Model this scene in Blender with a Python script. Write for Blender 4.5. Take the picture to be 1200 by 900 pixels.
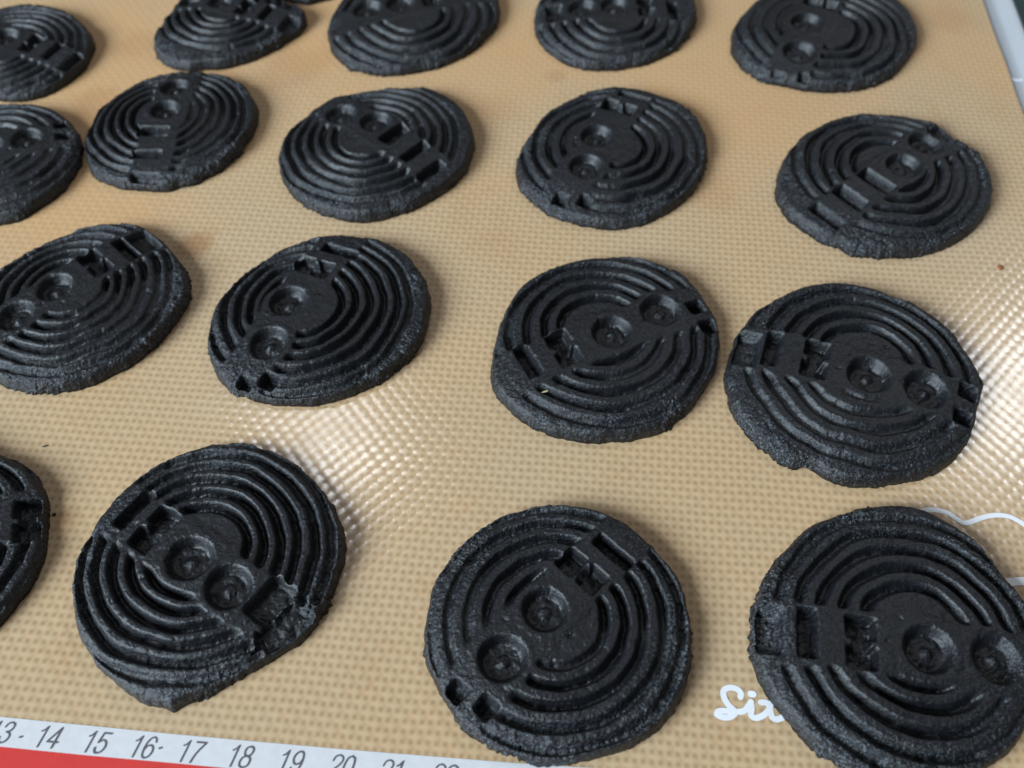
import bpy, bmesh, math
import numpy as np

scene = bpy.context.scene
for o in list(bpy.data.objects):
    bpy.data.objects.remove(o, do_unlink=True)
MM = 0.001

# ------------------------------------------------------------------ camera
cam_d = bpy.data.cameras.new('camera')
cam = bpy.data.objects.new('camera', cam_d)
scene.collection.objects.link(cam)
cam.location = (0, 0, 0.2105)
cam.rotation_euler = (math.radians(36.0), 0, 0)
cam_d.sensor_width = 36
cam_d.lens = 34.5
cam_d.clip_start = 0.005
cam_d.clip_end = 50
cam_d.dof.use_dof = True
cam_d.dof.focus_distance = 0.235
cam_d.dof.aperture_fstop = 14
scene.camera = cam
scene.render.resolution_x = 1024
scene.render.resolution_y = 768

# ------------------------------------------------------------------ light
world = bpy.data.worlds.new('World')
scene.world = world
world.use_nodes = True
bg = world.node_tree.nodes['Background']
bg.inputs[0].default_value = (0.86, 0.93, 1.0, 1)
bg.inputs[1].default_value = 0.115

def area(name, loc, target, w, h, watts, col):
    d = bpy.data.lights.new(name, 'AREA')
    d.shape = 'RECTANGLE'
    d.size, d.size_y, d.energy, d.color = w, h, watts, col
    o = bpy.data.objects.new(name, d)
    scene.collection.objects.link(o)
    o.location = loc
    v = np.array(target) - np.array(loc)
    from mathutils import Vector
    o.rotation_euler = Vector(v).to_track_quat('-Z', 'Y').to_euler()
    return o

# window to the left of the tray, a little in front of it
area('window_light', (-2.50, -1.30, 1.45), (0.0, 0.20, 0), 1.9, 1.4, 258, (0.74, 0.88, 1.0))
# two ceiling lamps beyond the tray; their mirror image gleams on the silicone
def mirror_lamp(name, gx, gy, dist, w, h, watts, col):
    v = np.array([gx, gy, 0]) - np.array([0, 0, 0.2105])
    v[2] = -v[2]
    v /= np.linalg.norm(v)
    p = np.array([gx, gy, 0]) + v * dist
    area(name, tuple(p), (gx, gy, 0), w, h, watts, col)
mirror_lamp('ceiling_lamp', -0.046, 0.136, 1.7, 0.13, 0.13, 2.1, (0.94, 0.96, 1.0))
mirror_lamp('ceiling_lamp', 0.136, 0.150, 1.7, 0.17, 0.20, 3.2, (0.94, 0.96, 1.0))

scene.view_settings.view_transform = 'Standard'
scene.view_settings.look = 'None'
scene.view_settings.gamma = 1
scene.view_settings.exposure = 0.04
scene.view_settings.use_curve_mapping = False

# ------------------------------------------------------------------ measured data (millimetres on the mat, x right, y away)
BISCUITS = [
    dict(key='R4b', c=(-70.45, 100.67), rs=1.00, ang=-33.8, ring=(-1.80, 0.96), boff=-1.52,
         els=[('slot', -19.00, 12.05), ('h', -12.91, 6.20), ('c', -3.11, -1.40), ('c', 6.83, -8.30), ('pit', 16.60, -11.15), ('tear', 22.57, -14.76), ('tear', 18.87, -19.07)],
         rad=[30.6, 30.6, 30.6, 30.6, 30.6, 30.7, 30.7, 30.7, 30.7, 30.7, 30.7, 30.8, 30.9, 31.0, 31.1, 31.2, 31.2, 31.3, 31.4, 31.5, 31.7, 31.8, 31.9, 32.0, 32.2, 32.4, 32.6, 32.8, 33.0, 33.3, 33.4, 33.5, 33.6, 33.7, 33.8, 34.2, 33.3, 32.7, 32.1, 31.6, 31.1, 30.8, 30.5, 30.2, 29.9, 29.7, 29.5, 29.4, 29.3, 29.3, 29.3, 29.4, 29.5, 29.7, 29.9, 30.1, 30.3, 30.4, 30.5, 30.5, 30.6, 30.7, 30.7, 30.7, 30.6, 30.5, 30.5, 30.6, 30.6, 30.7, 30.8, 30.9, 31.0, 31.2, 31.4, 31.5, 31.6, 31.6, 31.5, 31.4, 31.3, 31.3, 31.2, 31.1, 31.0, 30.9, 30.9, 30.9, 30.9, 31.0, 31.1, 31.1, 31.1, 31.1, 31.1, 31.3, 31.4, 31.6, 31.8, 32.0, 32.1, 32.1, 32.1, 32.1, 32.2, 32.3, 32.5, 32.5, 32.5, 32.4, 32.4, 32.3, 32.2, 32.1, 31.9, 31.8, 31.7, 31.6, 31.4, 31.3, 31.1, 31.0, 30.9, 30.8, 30.7, 30.5, 30.4, 30.3, 30.2, 30.2, 30.1, 30.1, 30.0, 30.0, 30.0, 30.0, 29.9, 29.8, 29.8, 29.8, 29.9, 30.1, 30.3, 30.5]),
    dict(key='R4a', c=(-140.81, 108.10), rs=1.00, ang=-164.9, ring=(3.44, -4.52), boff=-1.53,
         els=[('h', 26.29, 2.13), ('slot', 16.33, 3.26), ('c', 3.43, -5.61), ('c', -10.30, -5.61)],
         rad=[30.3, 29.9, 29.6, 29.3, 29.1, 28.8, 28.6, 28.2, 27.9, 27.5, 27.1, 26.8, 26.5, 26.3, 26.2, 26.1, 26.0, 26.0, 26.1, 26.2, 26.3, 26.5, 26.6, 26.6, 26.6, 26.6, 26.6, 26.7, 26.8, 27.0, 27.2, 27.5, 27.8, 28.2, 28.7, 29.1, 29.6, 30.0, 30.3, 30.7, 31.1, 31.6, 32.1, 32.7, 33.3, 33.9, 34.3, 34.5, 34.7, 34.9, 35.0, 35.1, 35.1, 34.9, 34.7, 34.5, 34.4, 34.2, 33.9, 33.7, 33.4, 33.2, 33.0, 32.9, 32.8, 32.6, 32.4, 32.2, 31.9, 31.5, 31.1, 30.8, 30.4, 30.1, 29.9, 29.8, 29.7, 29.6, 29.6, 29.4, 29.3, 29.1, 29.0, 28.9, 28.7, 28.5, 28.4, 28.1, 27.8, 27.5, 27.2, 26.9, 26.5, 26.1, 25.8, 25.5, 25.4, 25.3, 25.3, 25.4, 25.5, 25.6, 25.8, 26.1, 26.4, 26.8, 27.2, 27.8, 28.3, 29.0, 29.6, 30.2, 30.7, 31.1, 31.5, 32.0, 32.5, 33.0, 33.6, 34.3, 34.9, 35.9, 35.6, 35.6, 35.5, 35.5, 35.4, 35.5, 35.6, 35.6, 35.9, 35.2, 34.8, 34.3, 33.9, 33.5, 33.1, 32.9, 32.6, 32.4, 32.2, 31.7, 31.3, 30.8]),
    dict(key='R4c', c=(10.32, 85.11), rs=1.00, ang=-134.3, ring=(-0.58, 0.01), boff=-2.62,
         els=[('slot', 12.97, 16.30), ('h', 5.52, 11.41), ('c', -3.17, 1.80), ('c', -12.33, -9.04), ('sq', -22.16, -15.67), ('sq', -15.65, -19.08)],
         rad=[29.8, 29.9, 29.9, 29.9, 30.0, 30.0, 30.1, 30.1, 30.1, 30.1, 30.1, 30.1, 30.1, 30.1, 30.1, 30.2, 30.2, 30.3, 30.4, 30.5, 30.5, 30.5, 30.6, 30.6, 30.5, 30.5, 30.4, 30.3, 30.2, 30.1, 30.0, 30.0, 29.9, 29.8, 29.8, 29.8, 29.7, 29.6, 29.6, 29.5, 29.5, 29.4, 29.4, 29.4, 29.5, 29.5, 29.6, 29.6, 29.8, 29.9, 30.0, 30.1, 30.2, 30.3, 30.4, 30.4, 30.5, 30.5, 30.5, 30.5, 30.4, 30.3, 30.2, 30.1, 30.1, 30.0, 29.9, 29.9, 29.8, 29.8, 29.8, 29.8, 29.8, 29.8, 29.9, 29.9, 29.9, 30.0, 30.0, 30.0, 30.1, 30.1, 30.0, 29.9, 29.8, 29.7, 29.7, 29.7, 29.8, 29.8, 29.9, 29.9, 30.0, 30.1, 30.2, 30.2, 30.3, 30.3, 30.3, 30.3, 30.3, 30.3, 30.3, 30.2, 30.2, 30.2, 30.2, 30.2, 30.2, 30.2, 30.2, 30.1, 30.1, 30.0, 30.0, 30.0, 30.1, 30.0, 30.0, 29.9, 29.9, 29.9, 29.9, 29.9, 29.9, 30.0, 30.0, 29.9, 29.8, 29.7, 29.6, 29.6, 29.7, 29.8, 29.9, 29.9, 29.9, 29.9, 29.8, 29.8, 29.8, 29.8, 29.8, 29.8]),
    dict(key='R4d', c=(84.97, 82.57), rs=1.00, ang=-8.9, ring=(3.03, -1.55), boff=-2.87,
         els=[('pit', -28.88, 0.59), ('slot', -20.48, -0.39), ('h', -9.52, -3.09), ('c', 4.63, -4.80), ('c', 18.95, -6.69)],
         rad=[32.2, 32.4, 32.5, 32.6, 32.7, 32.7, 32.7, 32.7, 32.6, 32.6, 32.5, 32.5, 32.4, 32.4, 32.5, 32.5, 32.6, 32.6, 32.7, 32.7, 32.8, 32.9, 32.9, 32.9, 33.0, 33.0, 33.1, 33.2, 33.4, 33.6, 33.7, 33.8, 33.7, 33.5, 33.2, 32.9, 32.7, 32.5, 32.4, 32.3, 32.1, 31.8, 31.5, 31.2, 31.0, 30.8, 30.7, 30.7, 30.6, 30.6, 30.6, 30.5, 30.4, 30.3, 30.2, 30.2, 30.2, 30.3, 30.5, 30.6, 30.7, 30.8, 30.8, 30.9, 31.1, 31.2, 31.4, 31.5, 31.6, 31.6, 31.7, 31.7, 31.8, 31.9, 32.0, 32.0, 31.9, 31.8, 31.8, 31.7, 31.6, 31.5, 31.5, 31.6, 31.8, 32.0, 32.3, 32.6, 32.9, 33.1, 33.3, 33.5, 33.6, 33.8, 33.9, 34.0, 34.1, 34.2, 34.3, 34.3, 34.2, 34.1, 33.9, 33.7, 33.5, 33.2, 32.9, 32.6, 32.4, 32.1, 31.9, 31.7, 31.5, 31.3, 31.2, 31.0, 30.8, 30.7, 30.6, 30.5, 30.4, 30.2, 30.1, 30.0, 30.0, 30.0, 30.0, 30.0, 30.0, 30.1, 30.2, 30.3, 30.5, 30.6, 30.7, 30.8, 30.9, 31.1, 31.2, 31.4, 31.5, 31.7, 31.9, 32.1]),
    dict(key='R3c', c=(25.38, 165.38), rs=1.00, ang=24.9, ring=(-1.10, 1.32), boff=-1.17,
         els=[('slot', -21.12, -8.77), ('h', -11.83, -5.08), ('c', 1.35, 0.15), ('c', 15.09, 8.21), ('sq', 25.10, 10.35), ('sq', 28.05, 3.70)],
         rad=[30.2, 30.5, 30.8, 31.1, 31.4, 31.7, 32.1, 32.6, 33.0, 33.3, 33.6, 33.8, 33.9, 33.9, 34.0, 34.0, 33.8, 33.7, 33.6, 33.4, 33.3, 33.2, 33.2, 33.0, 32.9, 32.7, 32.6, 32.4, 32.2, 32.0, 31.8, 31.7, 31.5, 31.4, 31.3, 31.2, 31.1, 31.1, 31.0, 30.9, 30.9, 30.8, 30.8, 30.8, 30.7, 30.7, 30.6, 30.5, 30.4, 30.3, 30.2, 30.1, 30.0, 29.9, 29.7, 29.6, 29.5, 29.5, 29.5, 29.5, 29.5, 29.6, 29.7, 29.8, 30.0, 30.2, 30.3, 30.5, 30.6, 30.7, 30.9, 31.0, 31.2, 31.3, 31.5, 31.8, 32.0, 32.1, 32.2, 32.0, 32.0, 32.1, 32.2, 32.4, 32.6, 32.7, 32.9, 33.1, 33.4, 33.6, 33.7, 33.7, 33.6, 33.4, 33.3, 33.2, 33.1, 33.0, 32.9, 32.8, 32.7, 32.5, 32.3, 32.1, 31.9, 31.7, 31.5, 31.4, 31.2, 31.1, 31.0, 30.9, 30.8, 30.6, 30.5, 30.4, 30.3, 30.3, 30.2, 30.2, 30.3, 30.3, 30.4, 30.4, 30.4, 30.4, 30.4, 30.4, 30.3, 30.1, 30.0, 29.9, 29.8, 29.7, 29.7, 29.6, 29.5, 29.5, 29.4, 29.5, 29.6, 29.7, 29.8, 30.0]),
    dict(key='R3d', c=(89.77, 153.60), rs=1.00, ang=-19.6, ring=(2.75, 2.16), boff=-3.78,
         els=[('pit', -27.25, 8.13), ('slot', -20.58, 7.27), ('h', -10.06, 3.00), ('c', 2.69, -2.29), ('c', 16.43, -6.65), ('sq', 28.11, -6.38), ('sq', 24.49, -14.07), ('tear', -16.19, -32.97)],
         rad=[33.5, 33.6, 33.8, 33.9, 34.0, 34.1, 34.2, 34.2, 34.3, 34.3, 34.3, 34.4, 34.4, 34.4, 34.4, 34.3, 34.2, 34.1, 34.1, 33.9, 33.6, 33.6, 32.8, 31.6, 31.4, 31.4, 32.0, 32.4, 32.7, 32.9, 33.0, 32.9, 32.7, 32.5, 32.3, 32.1, 32.0, 31.9, 31.8, 31.7, 31.7, 31.8, 31.8, 31.9, 32.0, 32.1, 32.1, 32.2, 32.3, 32.4, 32.4, 32.4, 32.4, 32.4, 32.3, 32.3, 32.2, 32.2, 32.2, 32.2, 32.1, 32.0, 31.9, 31.9, 31.9, 32.1, 32.4, 32.9, 33.3, 33.7, 34.3, 33.9, 33.7, 33.6, 33.5, 33.5, 33.5, 33.5, 33.6, 33.6, 33.7, 33.8, 33.9, 34.0, 33.9, 33.8, 33.8, 33.7, 33.7, 33.6, 33.6, 33.5, 33.3, 33.0, 32.6, 32.5, 32.5, 32.7, 32.7, 32.7, 32.7, 32.8, 32.8, 32.9, 33.0, 33.1, 33.1, 33.0, 32.9, 32.8, 32.7, 32.6, 32.5, 32.4, 32.4, 32.3, 32.2, 32.0, 31.9, 31.8, 31.7, 31.6, 31.6, 31.6, 31.6, 31.7, 31.7, 31.8, 31.8, 31.8, 31.8, 31.9, 31.9, 31.9, 32.0, 32.0, 32.1, 32.2, 32.4, 32.5, 32.7, 32.9, 33.1, 33.3]),
    dict(key='R3b', c=(-52.76, 174.86), rs=1.00, ang=-113.6, ring=(-4.53, 1.18), boff=-2.65,
         els=[('slot', 3.44, 21.41), ('h', -3.35, 14.79), ('c', -8.59, 1.79), ('c', -12.11, -12.54), ('sq', -16.74, -24.65), ('sq', -10.64, -24.10)],
         rad=[30.0, 30.1, 30.3, 30.4, 30.5, 30.7, 30.9, 31.1, 31.3, 31.4, 31.5, 31.6, 31.7, 31.9, 32.0, 32.2, 32.4, 32.6, 32.8, 32.8, 32.8, 32.6, 32.2, 31.8, 31.4, 31.2, 31.0, 30.8, 30.5, 30.3, 30.0, 29.8, 29.6, 29.5, 29.3, 29.2, 29.1, 29.1, 29.0, 29.0, 28.9, 28.9, 28.8, 28.6, 28.5, 28.4, 28.3, 28.2, 28.2, 28.1, 28.1, 28.2, 28.3, 28.4, 28.5, 28.5, 28.5, 28.6, 28.7, 28.8, 29.0, 29.1, 29.1, 29.2, 29.3, 29.5, 29.6, 29.7, 29.7, 29.8, 29.8, 29.9, 30.0, 30.1, 30.2, 30.2, 30.3, 30.4, 30.5, 30.6, 30.7, 30.8, 30.9, 31.1, 31.2, 31.3, 31.4, 31.5, 31.7, 31.7, 31.7, 31.6, 31.6, 31.7, 31.7, 31.8, 31.8, 31.8, 31.7, 31.4, 31.1, 30.8, 30.6, 30.5, 30.4, 30.4, 30.4, 30.3, 30.2, 30.0, 29.9, 29.8, 29.6, 29.4, 29.2, 29.1, 28.9, 28.8, 28.6, 28.4, 28.2, 28.0, 27.8, 27.7, 27.6, 27.6, 27.6, 27.6, 27.6, 27.7, 27.8, 27.9, 28.0, 28.2, 28.3, 28.5, 28.7, 28.8, 29.0, 29.2, 29.4, 29.6, 29.8, 29.9]),
    dict(key='R3a', c=(-120.13, 179.63), rs=1.00, ang=-134.4, ring=(-3.35, 1.69), boff=-2.03,
         els=[('pit', 13.43, 21.03), ('slot', 9.36, 17.31), ('h', 2.05, 11.33), ('c', -6.51, 2.01), ('c', -14.70, -7.86)],
         rad=[28.3, 28.2, 28.2, 28.3, 28.3, 28.4, 28.4, 28.4, 28.5, 28.5, 28.7, 28.8, 29.0, 29.2, 29.4, 29.5, 29.7, 29.9, 30.1, 30.3, 30.6, 30.8, 30.9, 31.1, 31.2, 31.2, 31.1, 31.0, 30.8, 30.7, 30.6, 30.4, 30.3, 30.2, 30.1, 30.0, 29.9, 29.8, 29.8, 29.7, 29.5, 29.3, 29.1, 28.9, 28.8, 28.6, 28.4, 28.2, 28.0, 27.9, 27.7, 27.6, 27.5, 27.4, 27.4, 27.4, 27.4, 27.4, 27.4, 27.3, 27.4, 27.4, 27.5, 27.6, 27.7, 27.8, 28.0, 28.2, 28.4, 28.7, 28.9, 29.1, 29.2, 29.4, 29.6, 29.7, 29.7, 29.7, 29.6, 29.5, 29.4, 29.2, 29.1, 29.0, 29.0, 28.9, 28.9, 29.0, 29.0, 29.1, 29.2, 29.3, 29.4, 29.5, 29.5, 29.7, 29.9, 30.2, 30.6, 30.9, 31.1, 31.3, 31.3, 31.4, 31.3, 31.1, 30.9, 30.7, 30.4, 30.2, 30.0, 29.8, 29.6, 29.4, 29.2, 28.8, 28.5, 28.2, 27.9, 27.7, 27.5, 27.3, 27.2, 27.2, 27.2, 27.2, 27.3, 27.5, 27.6, 27.7, 27.9, 28.1, 28.3, 28.5, 28.7, 28.7, 28.7, 28.6, 28.6, 28.6, 28.6, 28.5, 28.5, 28.4]),
    dict(key='R2e', c=(114.86, 228.97), rs=0.95, ang=39.3, ring=(1.04, 2.58), boff=-1.74,
         els=[('c', 14.86, 12.83), ('c', 5.15, 2.19), ('wide', -4.47, -4.66), ('wide', -13.58, -11.34), ('slot', -21.70, -17.84), ('tear', 22.70, 19.35)],
         rad=[33.0, 33.4, 33.7, 34.1, 34.4, 34.7, 34.9, 35.0, 35.1, 35.2, 35.1, 34.9, 34.7, 34.5, 34.4, 34.2, 34.2, 34.1, 34.1, 34.0, 33.8, 33.5, 33.0, 33.4, 33.9, 33.9, 33.3, 33.0, 32.6, 32.2, 31.9, 31.6, 31.4, 31.2, 31.0, 30.8, 30.7, 30.6, 30.5, 30.4, 30.4, 30.3, 30.2, 30.1, 30.0, 30.0, 29.9, 29.9, 29.8, 29.7, 29.7, 29.7, 29.7, 29.8, 29.9, 30.0, 30.2, 30.4, 30.6, 30.8, 31.0, 31.2, 31.4, 31.6, 31.8, 32.0, 32.1, 32.3, 32.5, 32.8, 33.0, 33.2, 33.4, 33.6, 33.8, 34.0, 34.1, 34.3, 34.5, 34.6, 35.0, 34.3, 33.9, 33.5, 33.2, 33.0, 32.7, 33.2, 33.6, 34.0, 34.2, 34.3, 34.2, 34.0, 33.7, 33.4, 33.2, 33.1, 33.0, 32.9, 32.8, 32.6, 32.5, 32.3, 32.1, 31.9, 31.7, 31.5, 31.3, 31.1, 31.0, 30.9, 30.8, 30.7, 30.5, 30.4, 30.4, 30.3, 30.3, 30.2, 30.1, 30.0, 29.9, 29.9, 29.9, 29.9, 29.9, 29.9, 29.9, 29.9, 29.9, 30.0, 30.1, 30.3, 30.4, 30.6, 30.8, 31.0, 31.2, 31.5, 31.8, 32.0, 32.3, 32.7]),
    dict(key='R2d', c=(32.22, 241.43), rs=0.97, ang=-116.1, ring=(-1.19, 0.38), boff=-3.85,
         els=[('slot', 7.81, 24.80), ('h', 2.36, 18.27), ('c', -5.58, 3.62), ('c', -9.42, -10.26), ('sq', -17.40, -23.06), ('sq', -10.04, -24.16)],
         rad=[30.0, 30.4, 30.8, 31.2, 31.5, 31.8, 32.0, 32.3, 32.5, 32.7, 32.9, 33.1, 33.2, 33.3, 33.3, 33.3, 33.3, 33.2, 33.2, 33.1, 33.1, 33.1, 33.1, 33.0, 32.9, 32.8, 32.7, 32.5, 32.4, 32.3, 32.3, 32.2, 32.1, 32.0, 31.8, 31.7, 31.5, 31.4, 31.2, 31.1, 31.0, 30.8, 30.7, 30.4, 30.2, 29.9, 29.7, 29.5, 29.4, 29.2, 29.1, 29.0, 28.9, 28.8, 28.7, 28.6, 28.5, 28.4, 28.4, 28.3, 28.3, 28.3, 28.3, 28.4, 28.5, 28.6, 28.7, 28.8, 29.0, 29.2, 29.4, 29.7, 29.9, 30.2, 30.5, 30.8, 31.0, 31.3, 31.4, 31.6, 31.9, 32.1, 32.4, 32.6, 32.8, 33.0, 33.2, 33.3, 33.3, 33.3, 33.3, 33.3, 33.2, 33.2, 33.1, 33.0, 32.8, 32.7, 32.7, 32.7, 32.7, 32.8, 32.7, 32.6, 32.6, 32.5, 32.3, 32.1, 31.8, 31.6, 31.4, 31.2, 31.0, 30.8, 30.5, 30.3, 30.1, 29.9, 29.7, 29.5, 29.4, 29.2, 29.0, 28.9, 28.8, 28.6, 28.5, 28.4, 28.3, 28.2, 28.1, 28.0, 27.9, 27.8, 27.8, 27.8, 27.8, 27.9, 28.1, 28.3, 28.6, 28.9, 29.3, 29.7]),
    dict(key='R2c', c=(-42.60, 243.85), rs=0.95, ang=138.3, ring=(-3.22, 2.01), boff=-4.30,
         els=[('c', -12.41, 12.85), ('c', -1.03, 8.21), ('wide', 5.65, 2.42), ('slot', 12.59, -5.64), ('slot', 17.75, -13.45)],
         rad=[30.9, 31.1, 31.2, 31.2, 31.3, 31.4, 31.5, 31.6, 31.6, 31.7, 31.7, 31.7, 31.7, 31.7, 31.7, 31.7, 31.7, 31.7, 31.8, 31.9, 31.9, 31.9, 31.9, 31.8, 31.6, 31.4, 31.3, 31.2, 31.2, 31.2, 31.2, 31.3, 31.3, 31.3, 31.2, 31.2, 31.1, 30.8, 30.6, 30.4, 30.2, 30.0, 29.8, 29.6, 29.5, 29.3, 29.2, 29.0, 28.9, 28.8, 28.7, 28.6, 28.5, 28.5, 28.5, 28.6, 28.6, 28.7, 28.8, 28.9, 29.0, 29.2, 29.3, 29.4, 29.4, 29.5, 29.6, 29.7, 29.9, 30.0, 30.1, 30.2, 30.4, 30.5, 30.7, 30.9, 31.0, 31.1, 31.2, 31.3, 31.5, 31.7, 31.9, 32.1, 32.3, 32.5, 32.7, 32.7, 32.8, 32.8, 32.9, 32.9, 32.9, 32.9, 32.9, 32.9, 32.9, 32.8, 32.9, 32.1, 31.6, 31.1, 30.9, 30.6, 30.4, 30.1, 29.8, 29.4, 29.1, 28.8, 28.6, 28.5, 28.4, 28.4, 28.5, 28.6, 28.8, 28.9, 29.1, 29.2, 29.3, 29.3, 29.4, 29.4, 29.3, 29.2, 29.0, 28.9, 28.9, 28.9, 29.0, 29.1, 29.3, 29.4, 29.6, 29.9, 30.1, 30.2, 30.4, 30.5, 30.6, 30.7, 30.8, 30.9]),
    dict(key='R2b', c=(-110.32, 254.18), rs=0.95, ang=88.0, ring=(-2.28, 1.67), boff=-0.10,
         els=[('c', -1.35, 16.04), ('c', -1.90, 3.80), ('wide', -3.24, -6.68), ('slot', -3.37, -17.16), ('pit', -2.47, -27.23)],
         rad=[26.5, 26.6, 26.6, 26.7, 26.8, 27.0, 27.2, 27.4, 27.6, 27.7, 27.9, 28.1, 28.2, 28.5, 28.7, 28.9, 29.1, 29.2, 29.3, 29.4, 29.5, 29.6, 29.5, 29.4, 29.4, 29.3, 29.2, 29.1, 28.9, 28.7, 28.6, 28.4, 28.4, 28.3, 28.2, 28.2, 28.1, 28.1, 28.1, 28.1, 28.1, 27.9, 27.8, 27.7, 27.5, 27.5, 27.4, 27.3, 27.2, 27.1, 27.0, 27.0, 27.0, 26.9, 26.9, 26.7, 26.6, 26.5, 26.4, 26.3, 26.3, 26.3, 26.2, 26.1, 26.0, 26.0, 26.0, 26.1, 26.2, 26.3, 26.4, 26.5, 26.7, 26.8, 27.0, 27.3, 27.5, 27.8, 28.0, 28.1, 28.3, 28.4, 28.5, 28.5, 28.5, 28.6, 28.7, 28.8, 28.9, 29.1, 29.2, 29.2, 29.2, 29.3, 29.3, 29.4, 29.3, 29.2, 29.1, 28.9, 28.8, 28.7, 28.6, 28.4, 28.3, 28.2, 28.1, 28.0, 27.9, 27.7, 27.6, 27.5, 27.5, 27.5, 27.5, 27.5, 27.5, 27.5, 27.4, 27.4, 27.3, 27.3, 27.3, 27.3, 27.2, 27.1, 27.0, 26.9, 26.9, 26.9, 26.9, 26.8, 26.7, 26.6, 26.6, 26.6, 26.6, 26.6, 26.6, 26.5, 26.4, 26.4, 26.4, 26.4]),
    dict(key='R2a', c=(-162.85, 238.80), rs=1.00, ang=24.2, ring=(0.21, 1.40), boff=0.07,
         els=[('sq', 17.67, 13.68), ('sq', 19.78, 7.88), ('c', 9.70, 5.43), ('c', -1.13, 1.40), ('h', -11.39, -3.74), ('slot', -17.03, -6.47)],
         rad=[27.9, 27.5, 27.1, 26.8, 26.6, 26.4, 26.3, 26.1, 26.0, 25.9, 25.7, 25.5, 25.3, 25.1, 24.9, 24.8, 24.8, 24.8, 24.8, 24.9, 25.0, 25.1, 25.2, 25.2, 25.2, 25.1, 25.1, 25.2, 25.2, 25.4, 25.6, 25.8, 26.1, 26.3, 26.6, 26.7, 26.8, 27.0, 27.1, 27.4, 27.6, 27.9, 28.3, 28.6, 28.9, 29.1, 29.2, 29.2, 29.1, 28.9, 28.8, 28.7, 28.6, 28.4, 28.2, 28.1, 28.0, 27.9, 27.8, 27.7, 27.5, 27.4, 27.3, 27.2, 27.1, 27.1, 27.0, 27.0, 26.9, 26.9, 26.8, 26.8, 26.8, 26.8, 26.8, 26.8, 26.8, 26.7, 26.6, 26.5, 26.5, 26.4, 26.3, 26.3, 26.2, 26.2, 26.2, 26.2, 26.2, 26.2, 26.3, 26.3, 26.4, 26.5, 26.6, 26.6, 26.7, 26.6, 26.6, 26.6, 26.6, 26.6, 26.5, 26.4, 26.3, 26.2, 26.2, 26.2, 26.1, 26.1, 26.0, 26.0, 26.0, 26.0, 26.0, 26.0, 26.1, 26.3, 26.5, 26.7, 27.0, 27.4, 27.7, 28.0, 28.1, 28.2, 28.3, 28.4, 28.5, 28.6, 28.9, 29.1, 29.2, 29.2, 29.1, 29.0, 28.9, 28.8, 28.7, 28.7, 28.7, 28.7, 28.6, 28.3]),
    dict(key='R1a', c=(-175.15, 295.50), rs=0.95, ang=156.2, ring=(0.88, -3.91), boff=-4.95,
         els=[('c', -11.66, 6.90), ('c', -0.60, 1.93), ('h', 9.70, -1.98), ('slot', 17.68, -5.36), ('slot', 24.66, -9.65)],
         rad=[30.3, 30.1, 29.7, 29.3, 28.9, 28.6, 28.3, 28.0, 27.8, 27.6, 27.3, 26.9, 26.5, 26.1, 25.7, 25.3, 25.0, 24.8, 24.6, 24.5, 24.4, 24.3, 24.3, 24.3, 24.3, 24.3, 24.1, 24.0, 23.9, 23.8, 23.8, 23.8, 23.9, 24.0, 24.1, 24.3, 24.6, 24.9, 25.2, 25.6, 26.0, 26.4, 26.8, 27.3, 27.8, 28.3, 28.6, 28.8, 29.1, 29.3, 29.4, 29.4, 29.4, 29.4, 29.4, 29.4, 29.4, 29.3, 29.2, 29.1, 29.1, 29.1, 29.1, 29.1, 29.1, 29.1, 29.1, 29.1, 29.1, 29.1, 29.0, 28.9, 28.8, 28.7, 28.6, 28.5, 28.4, 28.2, 28.0, 27.8, 27.7, 27.5, 27.2, 27.0, 26.8, 26.6, 26.4, 26.3, 26.2, 26.1, 26.0, 25.9, 25.8, 25.7, 25.7, 25.7, 25.8, 25.8, 25.9, 25.8, 25.7, 25.7, 25.6, 25.6, 25.6, 25.6, 25.5, 25.4, 25.4, 25.4, 25.4, 25.4, 25.4, 25.3, 25.2, 25.0, 24.9, 24.9, 25.0, 25.2, 25.5, 25.9, 26.4, 26.9, 27.5, 28.0, 28.5, 28.8, 29.1, 29.4, 29.7, 30.1, 30.5, 30.8, 31.4, 31.0, 30.9, 30.7, 30.5, 30.4, 30.4, 30.3, 30.4, 30.4]),
    dict(key='R1b', c=(-102.23, 312.79), rs=0.95, ang=160.4, ring=(-0.84, 2.40), boff=-1.66,
         els=[('c', -14.06, 7.68), ('c', -2.62, 5.56), ('h', 7.08, 2.40), ('slot', 14.86, -0.72), ('pit', 23.44, -5.85), ('tear', 25.81, -7.88)],
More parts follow.
